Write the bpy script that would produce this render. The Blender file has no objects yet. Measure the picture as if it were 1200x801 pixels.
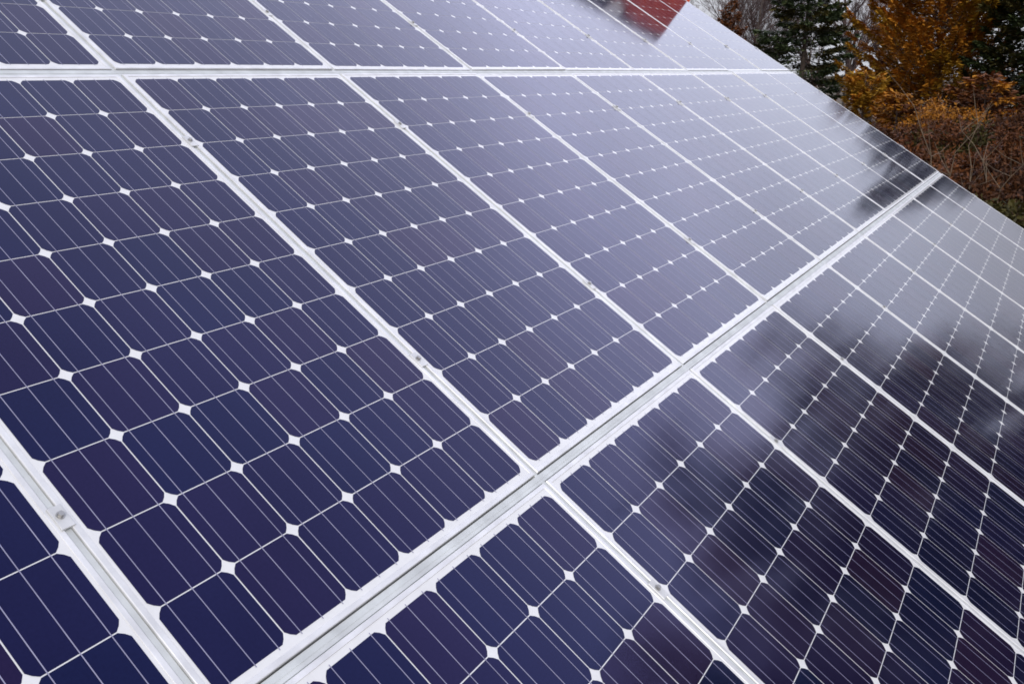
import bpy, math, random
import numpy as np
from mathutils import Vector, Matrix

scene = bpy.context.scene
COL = scene.collection
R = math.radians

# ------------------------------------------------------------------ camera
TILT = R(33.026)                       # slope of the array
CT, ST = math.cos(TILT), math.sin(TILT)
H0 = 2.3                               # height of the upper row joint above the ground
cam_d = bpy.data.cameras.new('camera')
cam = bpy.data.objects.new('camera', cam_d)
COL.objects.link(cam)
cam_d.sensor_width = 36.0
cam_d.lens = 36.0 * 1099.45 / 1200.0
cam_d.shift_x = (600 - 491.69) / 1200.0
cam_d.shift_y = -(400.5 - 334.72) / 1200.0
cam_d.clip_start = 0.05
cam_d.clip_end = 2000
CAM = Vector((-1.8001, -2.2695, 2.3076))
# right / up / back axes of the camera in world space (level horizon)
rt = Vector((0.56226, -0.82696, 0.0)).normalized()
pit = math.atan((334.72 - 83.5) / 1099.45)
fw_h = Vector((-rt.y, rt.x, 0))
fw = fw_h * math.cos(pit) + Vector((0, 0, -math.sin(pit)))
upv = rt.cross(fw)
M4 = Matrix((rt, upv, -fw)).transposed().to_4x4()
M4.translation = CAM
cam.matrix_world = M4
scene.camera = cam

# ------------------------------------------------------------------ sky, sun, exposure
SUN_EL, SUN_AZ = R(40), R(-148)        # azimuth measured from +X towards +Y
world = bpy.data.worlds.new('World')
scene.world = world
world.use_nodes = True
wn = world.node_tree.nodes; wl = world.node_tree.links
wn.clear()
w_out = wn.new('ShaderNodeOutputWorld')
w_bg = wn.new('ShaderNodeBackground'); w_bg.inputs['Strength'].default_value = 0.1
w_sky = wn.new('ShaderNodeTexSky'); w_sky.sky_type = 'NISHITA'; w_sky.sun_disc = False
w_sky.sun_elevation = SUN_EL
w_sky.sun_rotation = math.pi / 2 - SUN_AZ
w_sky.dust_density = 3.0
w_tc = wn.new('ShaderNodeTexCoord')
w_sep = wn.new('ShaderNodeSeparateXYZ')
wl.new(w_tc.outputs['Generated'], w_sep.inputs[0])
w_ramp = wn.new('ShaderNodeValToRGB')                 # overcast: pale near the horizon, greyer above
cr = w_ramp.color_ramp
cr.elements[0].position = 0.0; cr.elements[0].color = (6.3, 6.5, 7.1, 1)
cr.elements[1].position = 1.0; cr.elements[1].color = (3.5, 3.8, 4.7, 1)
e = cr.elements.new(0.08); e.color = (7.0, 7.1, 7.9, 1)
e = cr.elements.new(0.18); e.color = (9.3, 9.7, 11.2, 1)
e = cr.elements.new(0.42); e.color = (8.3, 8.5, 10.8, 1)
e = cr.elements.new(0.66); e.color = (5.2, 5.4, 7.0, 1)
wl.new(w_sep.outputs['Z'], w_ramp.inputs[0])
w_map = wn.new('ShaderNodeMapping'); w_map.inputs['Scale'].default_value = (1.4, 1.4, 3.5)
wl.new(w_tc.outputs['Generated'], w_map.inputs[0])
w_noise = wn.new('ShaderNodeTexNoise'); w_noise.inputs['Scale'].default_value = 1.6
w_noise.inputs['Detail'].default_value = 5
wl.new(w_map.outputs[0], w_noise.inputs['Vector'])
w_mr = wn.new('ShaderNodeMapRange')
w_mr.inputs['From Min'].default_value = 0.3; w_mr.inputs['From Max'].default_value = 0.7
w_mr.inputs['To Min'].default_value = 0.88; w_mr.inputs['To Max'].default_value = 1.1
wl.new(w_noise.outputs[0], w_mr.inputs[0])
w_mul = wn.new('ShaderNodeVectorMath'); w_mul.operation = 'SCALE'
wl.new(w_ramp.outputs[0], w_mul.inputs[0]); wl.new(w_mr.outputs[0], w_mul.inputs['Scale'])
# a brighter, thinner part of the cloud deck to the east-north-east
w_dot = wn.new('ShaderNodeVectorMath'); w_dot.operation = 'DOT_PRODUCT'
w_dot.inputs[1].default_value = (math.cos(R(32)) * math.cos(R(23)), math.cos(R(32)) * math.sin(R(23)), math.sin(R(32)))
wl.new(w_tc.outputs['Generated'], w_dot.inputs[0])
w_lobe = wn.new('ShaderNodeMapRange'); w_lobe.interpolation_type = 'SMOOTHERSTEP'
w_lobe.inputs['From Min'].default_value = math.cos(R(62)); w_lobe.inputs['From Max'].default_value = math.cos(R(3))
w_lobe.inputs['To Min'].default_value = 1.0; w_lobe.inputs['To Max'].default_value = 2.05
wl.new(w_dot.outputs['Value'], w_lobe.inputs[0])
w_fade = wn.new('ShaderNodeMapRange'); w_fade.inputs['From Min'].default_value = 0.08; w_fade.inputs['From Max'].default_value = 0.34
wl.new(w_sep.outputs['Z'], w_fade.inputs[0])
w_lm = wn.new('ShaderNodeMixRGB'); w_lm.inputs[1].default_value = (1, 1, 1, 1)
wl.new(w_fade.outputs[0], w_lm.inputs[0]); wl.new(w_lobe.outputs[0], w_lm.inputs[2])
w_mul2 = wn.new('ShaderNodeVectorMath'); w_mul2.operation = 'MULTIPLY'
wl.new(w_mul.outputs[0], w_mul2.inputs[0]); wl.new(w_lm.outputs[0], w_mul2.inputs[1])
w_mix = wn.new('ShaderNodeMixRGB'); w_mix.inputs[0].default_value = 0.9
wl.new(w_sky.outputs[0], w_mix.inputs[1]); wl.new(w_mul2.outputs[0], w_mix.inputs[2])
wl.new(w_mix.outputs[0], w_bg.inputs['Color'])
wl.new(w_bg.outputs[0], w_out.inputs['Surface'])

sun_d = bpy.data.lights.new('sun', 'SUN')
sun_d.energy = 1.5
sun_d.angle = R(16)
sun_d.color = (1.0, 0.97, 0.93)
sun = bpy.data.objects.new('sun', sun_d)
COL.objects.link(sun)
sdir = Vector((math.cos(SUN_EL) * math.cos(SUN_AZ), math.cos(SUN_EL) * math.sin(SUN_AZ), math.sin(SUN_EL)))
sun.rotation_euler = sdir.to_track_quat('Z', 'Y').to_euler()
sun.location = (-5, -10, 15)

vs = scene.view_settings
vs.view_transform = 'Standard'; vs.look = 'None'; vs.gamma = 1.0; vs.use_curve_mapping = False
vs.exposure = 0.08
scene.cycles.max_bounces = 6
scene.cycles.filter_width = 1.7

# ------------------------------------------------------------------ materials
def new_mat(name):
    m = bpy.data.materials.new(name); m.use_nodes = True
    nt = m.node_tree
    return m, nt, nt.nodes['Principled BSDF']

def noise_colour(nt, c0, c1, scale, detail=4, coords='Object', lo=0.35, hi=0.65):
    n, l = nt.nodes, nt.links
    tc = n.new('ShaderNodeTexCoord')
    tx = n.new('ShaderNodeTexNoise'); tx.inputs['Scale'].default_value = scale
    tx.inputs['Detail'].default_value = detail
    l.new(tc.outputs[coords], tx.inputs['Vector'])
    r = n.new('ShaderNodeValToRGB')
    r.color_ramp.elements[0].position = lo; r.color_ramp.elements[0].color = (*c0, 1)
    r.color_ramp.elements[1].position = hi; r.color_ramp.elements[1].color = (*c1, 1)
    l.new(tx.outputs[0], r.inputs[0])
    return r

GLASS_IOR = 2.1
def glassy(nt, p, grazing_sheen=0.12, tint=(0.35, 0.35, 0.38, 1)):
    """laminate face under the front glass: smooth, roughness faintly uneven, with a lavender sheen put in to brighten grazing angles"""
    n, l = nt.nodes, nt.links
    p.inputs['IOR'].default_value = GLASS_IOR
    p.inputs['Sheen Weight'].default_value = grazing_sheen  # added sheen, stands in for stronger sky reflection at grazing angles
    p.inputs['Sheen Roughness'].default_value = 0.22
    p.inputs['Sheen Tint'].default_value = (0.80, 0.79, 1.0, 1)
    p.inputs['Specular Tint'].default_value = tint
    tc = n.new('ShaderNodeTexCoord')
    tx = n.new('ShaderNodeTexNoise'); tx.inputs['Scale'].default_value = 9; tx.inputs['Detail'].default_value = 6
    l.new(tc.outputs['Object'], tx.inputs['Vector'])
    mr = n.new('ShaderNodeMapRange'); mr.inputs['To Min'].default_value = 0.04; mr.inputs['To Max'].default_value = 0.13
    l.new(tx.outputs[0], mr.inputs[0]); l.new(mr.outputs[0], p.inputs['Roughness'])

def mat_cell():
    m, nt, p = new_mat('silicon_cell')
    n, l = nt.nodes, nt.links
    geo = n.new('ShaderNodeNewGeometry'); oi = n.new('ShaderNodeObjectInfo')
    comb = n.new('ShaderNodeCombineXYZ')
    l.new(geo.outputs['Random Per Island'], comb.inputs[0]); l.new(oi.outputs['Random'], comb.inputs[1])
    wn_ = n.new('ShaderNodeTexWhiteNoise'); wn_.noise_dimensions = '3D'
    l.new(comb.outputs[0], wn_.inputs['Vector'])
    r = n.new('ShaderNodeValToRGB'); c = r.color_ramp
    c.elements[0].position = 0.0; c.elements[0].color = (0.0042, 0.0075, 0.0270, 1)
    c.elements[1].position = 1.0; c.elements[1].color = (0.0140, 0.0080, 0.0250, 1)
    e = c.elements.new(0.45); e.color = (0.0058, 0.0074, 0.0270, 1)
    e = c.elements.new(0.78); e.color = (0.0098, 0.0076, 0.0270, 1)
    l.new(wn_.outputs['Value'], r.inputs[0])
    # soft large-scale drift of the anti-reflective coating over the panel
    tc = n.new('ShaderNodeTexCoord')
    tx = n.new('ShaderNodeTexNoise'); tx.inputs['Scale'].default_value = 2.2; tx.inputs['Detail'].default_value = 3
    l.new(tc.outputs['Object'], tx.inputs['Vector'])
    mr = n.new('ShaderNodeMapRange'); mr.inputs['From Min'].default_value = .3; mr.inputs['From Max'].default_value = .7
    mr.inputs['To Min'].default_value = 0.72; mr.inputs['To Max'].default_value = 1.35
    tf = n.new('ShaderNodeTexNoise'); tf.inputs['Scale'].default_value = 160; tf.inputs['Detail'].default_value = 2
    l.new(tc.outputs['Object'], tf.inputs['Vector'])
    tm = n.new('ShaderNodeMath'); tm.operation = 'MULTIPLY_ADD'; tm.inputs[1].default_value = 0.35
    l.new(tf.outputs[0], tm.inputs[0])
    ts = n.new('ShaderNodeMath'); ts.operation = 'MULTIPLY_ADD'; ts.inputs[1].default_value = 0.8; ts.inputs[2].default_value = -0.07
    l.new(tx.outputs[0], ts.inputs[0]); l.new(ts.outputs[0], tm.inputs[2])
    l.new(tm.outputs[0], mr.inputs[0])
    sc = n.new('ShaderNodeVectorMath'); sc.operation = 'SCALE'
    l.new(r.outputs[0], sc.inputs[0]); l.new(mr.outputs[0], sc.inputs['Scale'])
    l.new(sc.outputs[0], p.inputs['Base Color'])
    glassy(nt, p, 0.08, (0.085, 0.085, 0.34, 1))
    return m

def mat_plain(name, col, rough=0.5, metallic=0.0, var=0.12, scale=30):
    m, nt, p = new_mat(name)
    lo = tuple(c * (1 - var) for c in col); hi = tuple(min(1, c * (1 + var)) for c in col)
    r = noise_colour(nt, lo, hi, scale)
    nt.links.new(r.outputs[0], p.inputs['Base Color'])
    p.inputs['Roughness'].default_value = rough
    p.inputs['Metallic'].default_value = metallic
    return m

def mat_sheet():
    m, nt, p = new_mat('white_backsheet')
    r = noise_colour(nt, (0.78, 0.775, 0.75), (0.83, 0.825, 0.80), 25)
    nt.links.new(r.outputs[0], p.inputs['Base Color'])
    glassy(nt, p)
    return m

def mat_bus():
    m, nt, p = new_mat('tinned_ribbon')
    r = noise_colour(nt, (0.26, 0.25, 0.36), (0.36, 0.35, 0.47), 14)
    nt.links.new(r.outputs[0], p.inputs['Base Color'])
    glassy(nt, p)
    return m

def mat_alu(name, col, rough=0.42):
    m, nt, p = new_mat(name)
    n, l = nt.nodes, nt.links
    tc = n.new('ShaderNodeTexCoord')
    tx = n.new('ShaderNodeTexNoise'); tx.inputs['Scale'].default_value = 16; tx.inputs['Detail'].default_value = 7
    l.new(tc.outputs['Object'], tx.inputs['Vector'])
    r = n.new('ShaderNodeValToRGB')
    r.color_ramp.elements[0].position = .3; r.color_ramp.elements[0].color = (*[c * .80 for c in col], 1)
    r.color_ramp.elements[1].position = .7; r.color_ramp.elements[1].color = (*[c * 1.06 for c in col], 1)
    l.new(tx.outputs[0], r.inputs[0]); l.new(r.outputs[0], p.inputs['Base Color'])
    p.inputs['Metallic'].default_value = 0.25
    p.inputs['Roughness'].default_value = rough
    return m

def mat_leaf(name, dark, light, rough=0.6, transl=0.15, odd=None):
    """foliage: every leaf its own tone, plus clumps"""
    m, nt, p = new_mat(name)
    n, l = nt.nodes, nt.links
    geo = n.new('ShaderNodeNewGeometry')
    r = n.new('ShaderNodeValToRGB')
    r.color_ramp.elements[0].color = (*dark, 1); r.color_ramp.elements[1].color = (*light, 1)
    if odd:
        e = r.color_ramp.elements.new(0.82); e.color = (*light, 1)
        r.color_ramp.elements[-1].color = (*odd, 1)
    tc = n.new('ShaderNodeTexCoord')
    tx = n.new('ShaderNodeTexNoise'); tx.inputs['Scale'].default_value = 1.6; tx.inputs['Detail'].default_value = 3
    l.new(tc.outputs['Object'], tx.inputs['Vector'])
    a = n.new('ShaderNodeMath'); a.operation = 'MULTIPLY_ADD'
    l.new(geo.outputs['Random Per Island'], a.inputs[0]); a.inputs[1].default_value = 0.6
    b = n.new('ShaderNodeMapRange'); b.inputs['From Min'].default_value = .3; b.inputs['From Max'].default_value = .7
    b.inputs['To Max'].default_value = 0.45
    l.new(tx.outputs[0], b.inputs[0]); l.new(b.outputs[0], a.inputs[2])
    l.new(a.outputs[0], r.inputs[0]); l.new(r.outputs[0], p.inputs['Base Color'])
    p.inputs['Roughness'].default_value = rough
    p.inputs['Specular IOR Level'].default_value = 0.2
    return m

MAT = dict(
    cell=mat_cell(), sheet=mat_sheet(), bus=mat_bus(),
    frame=mat_alu('anodised_frame', (0.86, 0.855, 0.84), 0.36),
    rail=mat_alu('mill_aluminium', (0.72, 0.74, 0.71), 0.5),
    clamp=mat_alu('clamp_aluminium', (0.74, 0.74, 0.72), 0.42),
    bolt=mat_plain('stainless_bolt', (0.48, 0.47, 0.45), 0.35, 0.7),
    steel=mat_plain('galvanised_steel', (0.38, 0.40, 0.41), 0.5, 0.5),
    under=mat_plain('white_underside', (0.6, 0.6, 0.6), 0.6),
    bark=mat_plain('grey_brown_bark', (0.10, 0.075, 0.060), 0.9, var=.35, scale=9),
    twig=mat_plain('purple_brown_twigs', (0.085, 0.055, 0.050), 0.9, var=.35, scale=3),
    redtwig=mat_plain('red_brown_twigs', (0.13, 0.062, 0.045), 0.9, var=.35, scale=3),
    brown=mat_plain('warm_brown_twigs', (0.22, 0.15, 0.12), 0.9, var=.3, scale=3),
    pale=mat_plain('pale_stem', (0.19, 0.14, 0.09), 0.85, var=.3, scale=6),
    spruce=mat_leaf('dark_spruce_needles', (0.014, 0.026, 0.012), (0.085, 0.115, 0.045), odd=(0.20, 0.20, 0.085)),
    green=mat_leaf('green_conifer_needles', (0.008, 0.016, 0.007), (0.055, 0.070, 0.020)),
    ochre=mat_leaf('ochre_cedar_sprays', (0.13, 0.055, 0.008), (0.55, 0.225, 0.020), odd=(0.64, 0.31, 0.04)),
    gold=mat_leaf('golden_sprays', (0.17, 0.090, 0.008), (0.48, 0.26, 0.022)),
    rust=mat_leaf('russet_needles', (0.040, 0.017, 0.008), (0.250, 0.090, 0.028)),
    dead=mat_leaf('dead_brown_leaves', (0.020, 0.009, 0.005), (0.13, 0.050, 0.018), odd=(0.34, 0.13, 0.03)),
    olive=mat_leaf('olive_undergrowth', (0.014, 0.015, 0.005), (0.12, 0.10, 0.025)),
    brick=None, trim=mat_plain('white_painted_trim', (0.78, 0.78, 0.76), 0.5, var=.04),
    siding=mat_plain('grey_gable_boards', (0.16, 0.16, 0.18), 0.7, var=.15),
    shingle=mat_plain('dark_roof_shingles', (0.09, 0.09, 0.10), 0.85, var=.3, scale=12),
    glasspane=mat_plain('dark_window_glass', (0.03, 0.035, 0.04), 0.05, var=.05),
)
def mat_brick():
    m, nt, p = new_mat('red_brick')
    n, l = nt.nodes, nt.links
    tc = n.new('ShaderNodeTexCoord')
    sp = n.new('ShaderNodeSeparateXYZ'); cb = n.new('ShaderNodeCombineXYZ')
    l.new(tc.outputs['Object'], sp.inputs[0])
    ad = n.new('ShaderNodeMath'); l.new(sp.outputs[0], ad.inputs[0]); l.new(sp.outputs[1], ad.inputs[1])
    l.new(ad.outputs[0], cb.inputs[0]); l.new(sp.outputs[2], cb.inputs[1])
    bt = n.new('ShaderNodeTexBrick')
    bt.inputs['Color1'].default_value = (0.68, 0.085, 0.030, 1)
    bt.inputs['Color2'].default_value = (0.46, 0.040, 0.020, 1)
    bt.inputs['Mortar'].default_value = (0.40, 0.16, 0.10, 1)
    bt.inputs['Scale'].default_value = 4.0
    bt.inputs['Mortar Size'].default_value = 0.012
    l.new(cb.outputs[0], bt.inputs['Vector'])
    l.new(bt.outputs[0], p.inputs['Base Color'])
    p.inputs['Roughness'].default_value = 0.85
    return m
MAT['brick'] = mat_brick()

def mat_ground():
    m, nt, p = new_mat('leaf_litter_ground')
    n, l = nt.nodes, nt.links
    r = noise_colour(nt, (0.035, 0.028, 0.016), (0.11, 0.075, 0.035), 2.2, 9)
    r2 = noise_colour(nt, (0.045, 0.05, 0.018), (0.13, 0.07, 0.03), 0.25, 5)
    mx = n.new('ShaderNodeMixRGB'); mx.inputs[0].default_value = .5
    l.new(r.outputs[0], mx.inputs[1]); l.new(r2.outputs[0], mx.inputs[2])
    l.new(mx.outputs[0], p.inputs['Base Color'])
    p.inputs['Roughness'].default_value = 0.95
    return m
MAT['ground'] = mat_ground()

# ------------------------------------------------------------------ mesh helpers
class MB:
    def __init__(s): s.v = []; s.f = []
    def poly(s, pts):
        b = len(s.v); s.v += [tuple(p) for p in pts]; s.f.append(tuple(range(b, b + len(pts))))
    def box(s, lo, hi, ch=0.0):
        (x0, y0, z0), (x1, y1, z1) = lo, hi
        b = len(s.v)
        if ch <= 0:
            s.v += [(x0, y0, z0), (x1, y0, z0), (x1, y1, z0), (x0, y1, z0),
                    (x0, y0, z1), (x1, y0, z1), (x1, y1, z1), (x0, y1, z1)]
            for q in ((0, 3, 2, 1), (4, 5, 6, 7), (0, 1, 5, 4), (1, 2, 6, 5), (2, 3, 7, 6), (3, 0, 4, 7)):
                s.f.append(tuple(b + i for i in q))
        else:            # top edges chamfered
            zc = z1 - ch
            s.v += [(x0, y0, z0), (x1, y0, z0), (x1, y1, z0), (x0, y1, z0),
                    (x0, y0, zc), (x1, y0, zc), (x1, y1, zc), (x0, y1, zc),
                    (x0 + ch, y0 + ch, z1), (x1 - ch, y0 + ch, z1), (x1 - ch, y1 - ch, z1), (x0 + ch, y1 - ch, z1)]
            s.f.append((b, b + 3, b + 2, b + 1)); s.f.append((b + 8, b + 9, b + 10, b + 11))
            for k in range(4):
                k2 = (k + 1) % 4
                s.f.append((b + k, b + k2, b + 4 + k2, b + 4 + k))
                s.f.append((b + 4 + k, b + 4 + k2, b + 8 + k2, b + 8 + k))
    def tube(s, a, c, r0, r1, n=5):
        a = Vector(a); c = Vector(c); d = c - a
        if d.length < 1e-6: return
        d.normalize()
        x = d.orthogonal().normalized(); y = d.cross(x)
        b = len(s.v)
        for p, r in ((a, r0), (c, r1)):
            for k in range(n):
                t = 2 * math.pi * k / n
                s.v.append(tuple(p + x * (r * math.cos(t)) + y * (r * math.sin(t))))
        for k in range(n):
            k2 = (k + 1) % n
            s.f.append((b + k, b + k2, b + n + k2, b + n + k))
    def path(s, pts, radii, n=5):
        """one continuous tube along a polyline"""
        b = len(s.v); prev = None
        for i, p in enumerate(pts):
            p = Vector(p)
            d = Vector(pts[min(i + 1, len(pts) - 1)]) - Vector(pts[max(i - 1, 0)])
            d.normalize()
            x = (prev - d * prev.dot(d)) if prev is not None else d.orthogonal()
            if x.length < 1e-4: x = d.orthogonal()
            x.normalize(); prev = x; y = d.cross(x)
            for k in range(n):
                t = 2 * math.pi * k / n
                s.v.append(tuple(p + (x * math.cos(t) + y * math.sin(t)) * radii[i]))
        for i in range(len(pts) - 1):
            for k in range(n):
                k2 = (k + 1) % n
                q = b + i * n
                s.f.append((q + k, q + k2, q + n + k2, q + n + k))
    def prism(s, c, r, h, n=6):
        b = len(s.v)
        for z in (c[2], c[2] + h):
            for k in range(n):
                t = 2 * math.pi * k / n
                s.v.append((c[0] + r * math.cos(t), c[1] + r * math.sin(t), z))
        s.f.append(tuple(b + n + k for k in range(n)))
        s.f.append(tuple(b + n - 1 - k for k in range(n)))
        for k in range(n):
            k2 = (k + 1) % n
            s.f.append((b + k, b + k2, b + n + k2, b + n + k))
    def mesh(s, name, mat, smooth=False):
        m = bpy.data.meshes.new(name)
        m.from_pydata(s.v, [], s.f); m.update()
        if mat: m.materials.append(mat)
        if smooth:
            m.polygons.foreach_set('use_smooth', [True] * len(m.polygons))
        return m

def link(name, mesh, parent=None, loc=None):
    o = bpy.data.objects.new(name, mesh)
    COL.objects.link(o)
    if parent: o.parent = parent
    if loc: o.location = loc
    return o
def thing(name, loc, label, cat, group=None, rot=(0, 0, 0)):
    o = bpy.data.objects.new(name, None)
    COL.objects.link(o)
    o.empty_display_size = 0.1
    o.location = loc; o.rotation_euler = rot
    o['label'] = label; o['category'] = cat
    if group: o['group'] = group
    return o

# ------------------------------------------------------------------ ground
g = MB(); N = 40; S = 500.0
rng = random.Random(3)
hs = {}
for i in range(N + 1):
    for j in range(N + 1):
        g.v.append((-S + 2 * S * i / N, -S + 2 * S * j / N, 0.0))
for i in range(N):
    for j in range(N):
        a = i * (N + 1) + j
        g.f.append((a, a + N + 1, a + N + 2, a + 1))
gr = link('ground', g.mesh('ground', MAT['ground']))
gr['kind'] = 'structure'

# ------------------------------------------------------------------ the red brick house beyond the far end
def build_house():
    t = thing('brick_house', (10.0, 1.8, 0), 'red brick house with a dark gabled roof, mirrored in the glass of the top row', 'house', None, (0, 0, R(21)))
    W_, D = 6.4, 7.0                                       # gable width (Y), depth (X)
    eave = 3.95; slope = 0.69
    ridge_y = W_ / 2
    w = MB()                                               # brick walls up to the belt board
    w.box((0, 0, 0), (D, W_, 4.40))
    for k in (0,):                                         # bricked eave return under the overhang
        pr = [(-0.0, -0.58, 4.06), (-0.0, 0.0, 3.05), (-0.0, 0.0, 4.40), (-0.0, -0.40, 4.40)]
    b = len(w.v)
    for x in (0.0, D):
        for p in ((-0.56, 4.08), (0.0, 3.05), (0.0, 4.40), (-0.30, 4.30)):
            w.v.append((x, p[0] - 0.002 if p[0] == 0 else p[0], p[1]))
    w.f += [(b, b + 1, b + 2, b + 3), (b + 7, b + 6, b + 5, b + 4), (b, b + 4, b + 5, b + 1), (b + 1, b + 5, b + 6, b + 2),
            (b + 2, b + 6, b + 7, b + 3), (b + 3, b + 7, b + 4, b)]
    link('wall', w.mesh('house_wall', MAT['brick']), t)
    gb = MB()
    zt = 4.15 + slope * (ridge_y + 0.58)
    for x in (-0.012,):
        pass
    b = len(gb.v)
    for x in (-0.012, D + 0.012):
        for p in ((0.0, 4.402), (W_, 4.402), (ridge_y, zt - 0.05)):
            gb.v.append((x, p[0], p[1]))
    gb.f += [(b, b + 2, b + 1), (b + 3, b + 4, b + 5), (b, b + 3, b + 5, b + 2), (b + 1, b + 2, b + 5, b + 4)]
    link('gable', gb.mesh('house_gable', MAT['siding']), t)
    rf = MB(); b = 0
    prof = [(-0.58, 4.13), (ridge_y, zt), (W_ + 0.58, 4.13), (W_ + 0.58, 4.19), (ridge_y, zt + 0.06), (-0.58, 4.19)]
    for x in (-0.03, D + 0.12):
        for p in prof: rf.v.append((x, p[0], p[1]))
    n = len(prof)
    rf.f += [tuple(range(n)), tuple(reversed(range(n, 2 * n)))]
    for k in range(n):
        k2 = (k + 1) % n
        rf.f.append((k, n + k, n + k2, k2))
    link('roof', rf.mesh('house_roof', MAT['shingle']), t)
    cb = MB(); b = 0                                       # white corner board under the rake
    for x in (-0.05, 0.01):
        for p in ((-0.07, 4.36), (0.10, 4.36), (0.10, 4.60), (-0.07, 4.48)): cb.v.append((x, p[0], p[1]))
    cb.f += [(0, 3, 2, 1), (4, 5, 6, 7), (0, 1, 5, 4), (1, 2, 6, 5), (2, 3, 7, 6), (3, 0, 4, 7)]
    link('corner_board', cb.mesh('corner_board', MAT['trim']), t)
    for y in (1.6, 4.1):
        wf = MB(); wf.box((-0.05, y, 1.0), (0.02, y + 1.1, 2.4), .01)
        f = link('window', wf.mesh('window_frame', MAT['trim']), t)
        gp = MB(); gp.box((-0.062, y + .09, 1.09), (-0.05, y + 1.01, 2.31))
        link('pane', gp.mesh('window_pane', MAT['glasspane']), f)
build_house()

# ------------------------------------------------------------------ the solar array
PU, PV, CP, CS = 0.9965, 1.6375, 0.158, 0.1553
MW, ML = 0.982, 1.626                 # module width and length
ROWC = [0.81875 - PV - 0.019, 0.81875, 0.81875 + PV + 0.014]     # row centres, measured down the slope
COLS = range(-2, 8)
LIP, TOP, DEEP = 0.011, 0.0016, 0.040

def slope_pt(u, v, h=0.0):
    return Vector((u, -CT * v - ST * h, H0 - ST * v + CT * h))

def frame_mesh():
    m = MB(); hw, hl = MW / 2, ML / 2; c = 0.0012
    loops = [(hw, hl, -DEEP), (hw, hl, TOP - c), (hw - c, hl - c, TOP), (hw - LIP + .0006, hl - LIP + .0006, TOP),
             (hw - LIP, hl - LIP, TOP - .0006), (hw - LIP, hl - LIP, -0.004), (hw - .003, hl - .003, -0.006), (hw - .003, hl - .003, -DEEP)]
    for x, y, z in loops:
        m.v += [(-x, -y, z), (x, -y, z), (x, y, z), (-x, y, z)]
    L = len(loops)
    for i in range(L):
        j = (i + 1) % L
        for k in range(4):
            k2 = (k + 1) % 4
            m.f.append((i * 4 + k, i * 4 + k2, j * 4 + k2, j * 4 + k))
    return m.mesh('panel_frame', MAT['frame'])
def sheet_mesh():
    m = MB(); x, y = MW / 2 - .004, ML / 2 - .004
    m.box((-x, -y, -0.0035), (x, y, 0.0))
    return m.mesh('backsheet', MAT['sheet'])
def cells_mesh():
    m = MB(); h = CS / 2; ch = 0.0148
    for j in range(10):
        for i in range(6):
            cx, cy = (i - 2.5) * CP, (4.5 - j) * CP; hv = .0779
            pts = []
            # rounded pseudo-square corners: three points per corner
            for sx, sy in ((1, 1), (-1, 1), (-1, -1), (1, -1)):
                a = (sx * h, sy * (hv - ch)); b_ = (sx * (h - ch), sy * hv)
                mid = (sx * (h - ch * .44), sy * (hv - ch * .44))
                seq = (a, mid, b_) if sx * sy > 0 else (b_, mid, a)
                pts += seq
            m.poly([(cx + p[0], cy + p[1], 0.0005) for p in pts])
    return m.mesh('solar_cells', MAT['cell'])
def bus_mesh():
    m = MB()
    for i in range(6):
        for q in (-1 / 3, 0, 1 / 3):
            x = (i - 2.5) * CP + q * CP
            y = 5 * CP + .0035
            m.poly([(x - .0009, -y, .0010), (x + .0009, -y, .0010), (x + .0009, y, .0010), (x - .0009, y, .0010)])
    return m.mesh('busbars', MAT['bus'])
def jbox_mesh():
    m = MB(); m.box((-.06, .58, -.030), (.06, .68, -.004), 0)
    return m.mesh('junction_box', MAT['bolt'])

panel_meshes = [('frame', frame_mesh()), ('backsheet', sheet_mesh()), ('solar_cells', cells_mesh()), ('busbars', bus_mesh())]
ORD = ['nearest', 'second', 'third', 'fourth', 'fifth', 'sixth', 'seventh', 'eighth', 'ninth', 'tenth']
rngp = random.Random(11)
EXTRA = {(0, 5): 'solar panel mirroring the red brick house, {} from the tree end of the top row',
         (1, 7): 'dark solar panel with a tree reflection, at the tree end of the middle row',
         (1, -1): 'dark blue solar panel largest in view, ninth from the middle row tree end'}
for r, rowname in enumerate(('top', 'middle', 'bottom')):
    for c in COLS:
        k = 7 - c
        if (r, c) in EXTRA: lab = EXTRA[(r, c)].format(ORD[k])
        elif k == 0: lab = 'solar panel of white-framed dark cells at the tree end of the %s row' % rowname
        else: lab = 'solar panel of dark blue cells, %s from the tree end of the %s row' % (ORD[k], rowname)
        t = thing('solar_panel', slope_pt((c + .5) * PU, ROWC[r], 0), lab, 'solar panel', '%s row of solar panels' % rowname)
        # each module sits a hair out of true on its clamps
        t.rotation_euler = (TILT + R(rngp.gauss(0, .11)), R(rngp.gauss(0, .11)), 0)
        for nm, me in panel_meshes:
            link(nm, me, t)

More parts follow.
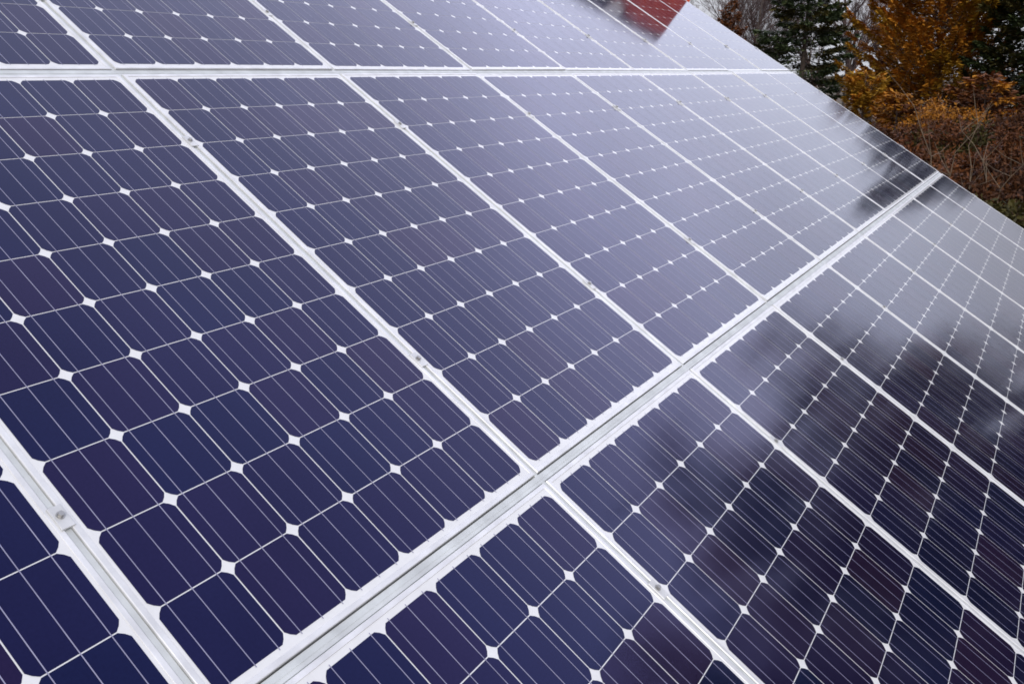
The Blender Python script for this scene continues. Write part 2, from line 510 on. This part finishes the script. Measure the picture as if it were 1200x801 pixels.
# mounting rack: rails in the joints between the panels, clamps, beams and posts underneath
rack = thing('mounting_rack', (0, 0, 0), 'aluminium mounting rack with rails and bolted clamps in the joints between solar panels', 'mounting rack')
def on_slope(o): o.parent = rack; o.location = (0, 0, H0); o.rotation_euler = (TILT, 0, 0); return o
v_top, v_bot = ROWC[0] - ML / 2, ROWC[2] + ML / 2
fin_w = 0.0120
rm = MB()                                               # local: y up the slope
rm.box((-fin_w / 2, -v_bot, -0.043), (fin_w / 2, -v_top, -0.0024), 0.0008)
rm.box((-0.020, -v_bot, -0.085), (0.020, -v_top, -0.0425))
rail_me = rm.mesh('rail', MAT['rail'])
for c in range(-2, 9):
    o = on_slope(link('rail', rail_me))
    off = 0.0 if -2 < c < 8 else (0.012 if c == -2 else -0.012)
    o.location = (c * PU + off, 0, H0)
for (lo, hi) in ((ROWC[0] + ML / 2, ROWC[1] - ML / 2), (ROWC[1] + ML / 2, ROWC[2] - ML / 2)):
    x = MB(); x.box((-2 * PU, -(hi - .0015), -0.041), (8 * PU - .004, -(lo + .0030), -0.0020), 0.0008)
    x.box((-2 * PU, -(hi - .010), -0.0021), (8 * PU - .004, -(hi - .0115), -0.0012))
    on_slope(link('cross_rail', x.mesh('cross_rail', MAT['rail'])))
# clamps
cm = MB(); cm.box((-0.0125, -0.021, 0.0018), (0.0125, 0.024, 0.0050), 0.0008)
cm.box((-0.0068, -0.021, -0.0064), (-0.0048, 0.021, 0.0017)); cm.box((0.0048, -0.021, -0.0064), (0.0068, 0.021, 0.0017))
clamp_me = cm.mesh('clamp', MAT['clamp'])
bm_ = MB(); bm_.prism((0, 0.004, 0.0050), 0.0075, 0.0012, 14); bm_.prism((0, 0.004, 0.0062), 0.0052, 0.0055, 6)
bolt_me = bm_.mesh('bolt', MAT['bolt'])
for r in range(3):
    for c in range(-2, 9):
        for f in (0.337, 1.243):
            v = ROWC[r] - PV / 2 + f
            o = on_slope(link('clamp', clamp_me))
            sx = 0.0 if -2 < c < 8 else (0.010 if c == -2 else -0.010)
            p = slope_pt(c * PU + sx, v)
            o.location = p
            b = link('bolt', bolt_me, o)
for v in (v_top + .45, ROWC[1], v_bot - .45):
    x = MB(); x.box((-2 * PU, -v - .04, -0.18), (8 * PU, -v + .04, -0.0865))
    on_slope(link('beam', x.mesh('beam', MAT['steel'])))
for v in (v_top + .45, v_bot - .45):
    for u in (-1.7, 0.8, 3.3, 5.8, 7.6):
        p = slope_pt(u, v, -0.17)
        x = MB(); x.box((-.04, -.04, -0.05), (.04, .04, p.z), 0)
        o = link('post', x.mesh('post', MAT['steel']), rack, (p.x, p.y, 0))

# ------------------------------------------------------------------ trees
def at(bearing, dist):
    b = R(bearing)
    return Vector((CAM.x + dist * math.cos(b), CAM.y + dist * math.sin(b), 0))

def leaf_quad(m, p, d, up, ln, wd):
    side = d.cross(up)
    if side.length < 1e-3: side = d.orthogonal()
    side.normalize()
    m.poly([p - side * wd * .5, p + d * ln * .5 - side * wd * .55, p + d * ln, p + d * ln * .5 + side * wd * .55])

def conifer(seed, loc, h, rad, mat, label, cat='tree', name='conifer_tree', group=None, base=0.12, whorls=None, droop=0.35,
            power=0.8, lsize=0.17, dens=1.0, lift=0.0, gap=0.0, mat2=None):
    rg = random.Random(seed)
    t = thing(name, loc, label, cat, group)
    tk = MB()
    pts = []; rr = []
    for i in range(9):
        f = i / 8
        pts.append((rg.uniform(-.03, .03) * h * .15, rg.uniform(-.03, .03) * h * .15, h * f)); rr.append(0.021 * h * (1 - f) + .006)
    tk.path(pts, rr, 7)
    fo = MB(); fo2 = MB()
    nb = int((whorls or h * 16) * 1.0)
    for i in range(nb):
        f = base + (1 - base) * (i + rg.random()) / nb
        z = h * f
        L = rad * (1 - (f - base) / (1 - base)) ** power * rg.uniform(.62, 1.15) + .08
        if rg.random() < gap: continue
        a = rg.uniform(0, 2 * math.pi)
        out = Vector((math.cos(a), math.sin(a), 0))
        n = max(3, int(L / .16))
        p = Vector((0, 0, z)); prev = p.copy()
        path = [p.copy()]
        sl = lift - droop * (1 - f) + rg.uniform(-.12, .12)
        for k in range(1, n + 1):
            q = k / n
            pp = Vector((0, 0, z)) + out * (L * q) + Vector((0, 0, L * (sl * q + .22 * q * q)))
            pp += Vector((rg.uniform(-.02, .02), rg.uniform(-.02, .02), rg.uniform(-.02, .02)))
            path.append(pp)
        tk.path(path, [max(.003, .012 * L * (1 - k / (n + .3))) for k in range(n + 1)], 4)
        tgt = fo2 if (mat2 and rg.random() < .3) else fo
        m_ = max(10, int(L * 62 * dens))
        for k in range(m_):
            q = .12 + .9 * math.sqrt(rg.random()) if L > .4 else rg.random()
            i0 = min(n - 1, int(q * n)); fr = q * n - i0
            c0 = path[i0].lerp(path[i0 + 1], min(1.1, fr))
            sw = L * .28 * (1.05 - q)
            tang = (path[i0 + 1] - path[i0]).normalized()
            side = tang.cross(Vector((0, 0, 1))).normalized()
            s_ = rg.choice((-1, 1))
            dd = (tang * rg.uniform(.3, 1.0) + side * s_ * rg.uniform(.2, 1.0) + Vector((0, 0, rg.uniform(-.6, .25)))).normalized()
            p0 = c0 + side * s_ * rg.uniform(0, sw * 1.3) + Vector((0, 0, rg.uniform(-.09, .04)))
            leaf_quad(tgt, p0, dd, Vector((rg.gauss(0, .5), rg.gauss(0, .5), 1)), lsize * rg.uniform(.6, 1.35), lsize * rg.uniform(.22, .5))
    link('trunk', tk.mesh('trunk', MAT['bark'], True), t)
    link('foliage', fo.mesh('foliage', MAT[mat]), t)
    if mat2 and fo2.v: link('foliage', fo2.mesh('foliage_tips', MAT[mat2]), t)
    return t

def bare_tree(seed, loc, h, label, spread=.5, levels=4, name='bare_tree', group=None, mat='twig', stems=1, r0=None, kids=(5, 7), leaf=None, leaf_n=0, fat=1.0):
    rg = random.Random(seed)
    t = thing(name, loc, label, 'tree' if 'tree' in name else ('shrub' if 'shrub' in name else 'sapling'), group)
    tk, tw, lf = MB(), MB(), MB()
    def grow(p, d, L, r, lev):
        n = 5 if lev <= 1 else (4 if lev == 2 else 3)
        pts = [p]; rr = [r]; q = p.copy(); dd = d.copy()
        for k in range(n):
            dd = (dd + Vector((rg.gauss(0, .13), rg.gauss(0, .13), rg.gauss(0.03, .09)))).normalized()
            q = q + dd * (L / n); pts.append(q.copy()); rr.append(max(r * (1 - .75 * (k + 1) / n), .0022 * fat))
        (tk if lev == 0 else tw).path(pts, rr, 7 if lev == 0 else (5 if lev == 1 else 3))
        if leaf and lev >= levels - 2:
            for _ in range(leaf_n):
                a = rg.choice(pts); v = Vector((rg.gauss(0, 1), rg.gauss(0, 1), rg.gauss(-.3, 1))).normalized()
                leaf_quad(lf, a + v * rg.uniform(0, .12), v, Vector((rg.gauss(0, 1), rg.gauss(0, 1), 1)), rg.uniform(.035, .11), rg.uniform(.018, .045))
        if lev >= levels: return
        for _ in range(rg.randint(*kids) + (3 if lev == 0 else 0)):
            f = rg.uniform(.28 if lev == 0 else .15, 1)
            i0 = min(n - 1, int(f * n)); c = pts[i0].lerp(pts[i0 + 1], f * n - i0)
            ax = Vector((rg.gauss(0, 1), rg.gauss(0, 1), rg.gauss(0, .5)))
            ax = (ax - dd * ax.dot(dd)).normalized()
            nd = (d * rg.uniform(.5, 1.0) + ax * spread * rg.uniform(.7, 1.5) + Vector((0, 0, .22))).normalized()
            grow(c, nd, L * rg.uniform(.42, .66) * (1.1 - .4 * f), max(rr[i0] * rg.uniform(.4, .62), .0022 * fat), lev + 1)
    for s_ in range(stems):
        if stems == 1: d = Vector((rg.gauss(0, .05), rg.gauss(0, .05), 1)); p = Vector((0, 0, -.1))
        else:
            a = rg.uniform(0, 6.28); k = rg.uniform(.1, .8)
            d = Vector((math.cos(a) * k, math.sin(a) * k, 1)).normalized(); p = Vector((math.cos(a) * .15, math.sin(a) * .15, -.05))
        grow(p, d.normalized(), h * (.72 if stems == 1 else .75) * rg.uniform(.85, 1.1), r0 or .016 * h, 0)
    link('trunk', tk.mesh('trunk', MAT['bark' if mat in ('twig', 'brown', 'redtwig') else mat], True), t)
    link('branches', tw.mesh('branches', MAT[mat], True), t)
    if leaf and lf.v: link('leaves', lf.mesh('leaves', MAT[leaf]), t)
    return t

# --- seen beyond the far end of the array, from left to right
bare_tree(21, at(18.0, 50), 7.6, 'leafless grey-brown tree at the very top edge, left of the slim russet conifer', .38, 4, group='bare trees behind the array', stems=3, r0=.09)
conifer(5, at(16.5, 44), 5.3, 1.15, 'rust', 'slim russet conifer standing alone between leafless trees', name='russet_conifer', dens=2.0, lsize=.17, power=.7, whorls=110)
bare_tree(22, at(15.2, 47), 8.0, 'leafless tree with fanning stems just left of the dark spruce', .42, 4, group='bare trees behind the array', stems=4, r0=.09)
conifer(6, at(12.5, 42), 7.0, 2.5, 'spruce', 'dark green spruce with ragged boughs behind the far edge', name='spruce_tree', dens=2.0, lsize=.2, power=.5, gap=.13, whorls=190, mat2='olive')
bare_tree(23, at(10.2, 46), 7.6, 'leafless purple-brown tree between the spruce and the ochre cedar', .45, 4, group='bare trees behind the array', r0=.16)
bare_tree(25, at(10.8, 49), 7.0, 'leafless tree half hidden by the right-hand boughs of the spruce', .45, 4, group='bare trees behind the array')
bare_tree(27, at(11.2, 52), 7.2, 'red-brown leafless tree showing through the right half of the spruce', .4, 4, group='bare trees behind the array', mat='redtwig', stems=3, r0=.09, fat=1.5)
bare_tree(29, at(14.4, 52), 6.6, 'red-brown leafless tree behind the left boughs of the spruce', .4, 4, group='bare trees behind the array', mat='redtwig', stems=3, r0=.09, fat=1.5)
bare_tree(31, at(16.9, 54), 6.6, 'red-brown leafless tree behind the slim russet conifer', .38, 4, group='bare trees behind the array', mat='redtwig', stems=3, r0=.09, fat=1.5)
bare_tree(24, at(9.0, 50), 7.4, 'leafless tree with arching boughs against the pale sky gap', .55, 4, group='bare trees behind the array', r0=.17)
bare_tree(26, at(4.4, 40.5), 8.2, 'leafless tree just behind the ochre cedar, its top above the crown', .4, 4, group='bare trees behind the array', r0=.15)
conifer(7, at(8.2, 48), 4.3, 1.2, 'rust', 'small russet pointed conifer below the pale sky gap', name='russet_conifer', dens=2.0, lsize=.17)
conifer(8, at(5.9, 36), 6.3, 2.75, 'ochre', 'tall ochre cedar with orange-brown sprays and gaps between them', name='cedar_tree', dens=2.2, lsize=.18, power=.32, mat2='gold', gap=.08, base=.04, whorls=250, lift=.55, droop=.25)
conifer(9, at(9.3, 33), 2.3, 1.75, 'gold', 'low golden-yellow cypress against the far edge of the panels', name='golden_cypress', dens=2.2, lsize=.16, power=.8, lift=.4, base=.05, whorls=70, mat2='ochre', gap=.1)
conifer(10, at(1.9, 34), 5.9, 1.7, 'green', 'dark green conifer at the right border beside the ochre cedar', name='conifer_tree', dens=1.8, lsize=.19, power=.35, whorls=210, mat2='olive', lift=.25)

conifer(11, at(7.6, 29), 1.7, 1.3, 'ochre', 'young ochre cedar, low and wide, right of the golden cypress', name='cedar_tree', dens=1.8, lsize=.18, power=.5, base=.04, whorls=70, mat2='rust', gap=.08)
conifer(12, at(3.6, 28), 2.2, 1.6, 'rust', 'young russet cedar under the dark green conifer', name='cedar_tree', dens=1.8, lsize=.18, power=.5, base=.04, whorls=80, mat2='ochre', gap=.08)
# brush and saplings below them: bearing, distance, height, foliage
brush = [(8.3, 21, 1.25, 'dead', 'brown-leaved shrub below the golden cypress'),
         (7.0, 17, 1.15, 'rust', 'russet brown shrub pressed against the array edge below the ochre cedar'),
         (5.6, 18.5, 1.3, 'rust', 'twiggy russet shrub under the ochre cedar'),
         (4.5, 15.5, 1.05, 'rust', 'rust-leaved shrub right beside the end of the lower joint'),
         (3.6, 18.5, 1.35, 'olive', 'olive green shrub beneath the dark green conifer'),
         (2.7, 14.8, 1.0, 'dead', 'low dark brown shrub at the right border'),
         (1.4, 17, 1.5, 'rust', 'russet shrub cut by the right border'),
         (2.2, 13.2, .75, 'olive', 'low olive shrub nearest to the panels in the right corner of the trees'),
         (6.2, 22, 1.5, 'dead', 'brown shrub directly beneath the ochre cedar trunk'),
         (4.3, 24, 1.6, 'ochre', 'ochre-brown shrub between the ochre cedar and the dark conifer'),
         (2.2, 22, 1.6, 'dead', 'brown twiggy shrub at the foot of the dark green conifer'),
         (0.4, 15.2, 1.2, 'dead', 'brown shrub just outside the right border')]
NAMES = {'dead': 'brown_shrub', 'olive': 'olive_shrub', 'rust': 'russet_shrub', 'ochre': 'ochre_shrub'}
for i, (b, d, h, lf, lab) in enumerate(brush):
    bare_tree(60 + i, at(b, d), h, lab, .75, 3, name=NAMES[lf], stems=9, r0=.012, kids=(5, 7), leaf=lf, leaf_n=5,
              group='shrubs at the array end', mat=('twig', 'redtwig', 'redtwig')[i % 3])
def pale_sapling(seed, base, tips, label):
    t = thing('bare_sapling', base, label, 'sapling', 'pale bare saplings')
    m = MB(); rg = random.Random(seed)
    for tip, bend in tips:
        pts = []; 
        for k in range(8):
            f = k / 7
            pts.append(Vector(tip) * f + Vector(bend) * math.sin(math.pi * f) + Vector((rg.gauss(0, .03), rg.gauss(0, .03), 0)) * (k > 0))
        m.path(pts, [.010 * (1 - .75 * k / 7) for k in range(8)], 5)
        for _ in range(6):
            f = rg.uniform(.4, 1); k = min(6, int(f * 7)); p = pts[k]
            d = Vector((rg.gauss(0, .5), rg.gauss(0, .5), rg.uniform(.2, .8))).normalized()
            m.path([p, p + d * .25, p + d * .45 + Vector((0, 0, .05))], [.006, .004, .002], 3)
    link('stem', m.mesh('stem', MAT['pale'], True), t)
pale_sapling(1, at(5.2, 13.6), [((-.1, .75, 2.35), (.1, -.15, .25)), ((.1, -.45, 1.95), (0, .2, -.1))],
             'pale bare sapling with two arching stems before the brown brush')

pale_sapling(2, at(3.1, 14.2), [((.2, .5, 1.7), (0, -.2, .2)), ((-.1, -.5, 1.3), (0, .1, .1)), ((.1, .1, 1.9), (0, .15, 0))],
             'pale bare sapling of three stems among the brush at the right border')
# --- trees at the south-east that only the glass shows
conifer(30, Vector((32, -2.75, 0)), 6.9, 0.85, 'spruce', 'narrow black-green conifer mirrored beside the lower panel joint', name='conifer_tree', dens=1.5, lsize=.22, power=.45, whorls=200)
for i, (x, y, h) in enumerate(((22, -7.0, 7.0), (19, -7.6, 7.5), (16.5, -8.0, 7.0), (20.5, -9.5, 8.5), (14, -9.4, 7.5), (18, -11.5, 9.5), (12, -10.2, 7.5), (15.5, -12.5, 9), (10.5, -12, 8), (15.5, -6.6, 6.6), (13, -6.8, 7.2), (10.8, -6.9, 7.4), (12, -8, 9.2), (9.4, -8.4, 8.6))):
    bare_tree(80 + i, Vector((x, y, 0)), h, 'tall leafless tree, its dark tangle mirrored in the bottom row', .62, 4, group='bare trees mirrored in the bottom row', kids=(7, 9), r0=.16, fat=1.5, mat='brown')
for i, (x, y, h, r) in enumerate(((17.5, -7.6, 4.6, 1.6), (15.0, -8.6, 5.2, 2.0), (18.5, -9.8, 6.4, 2.1), (12.5, -9.6, 5.4, 2.2))):
    conifer(90 + i, Vector((x, y, 0)), h, r, 'green', 'dark evergreen, its blurred shape mirrored at the right of the bottom row', name='evergreen_tree',
            group='evergreens mirrored in the bottom row', dens=1.1, lsize=.22, power=.5, whorls=110)
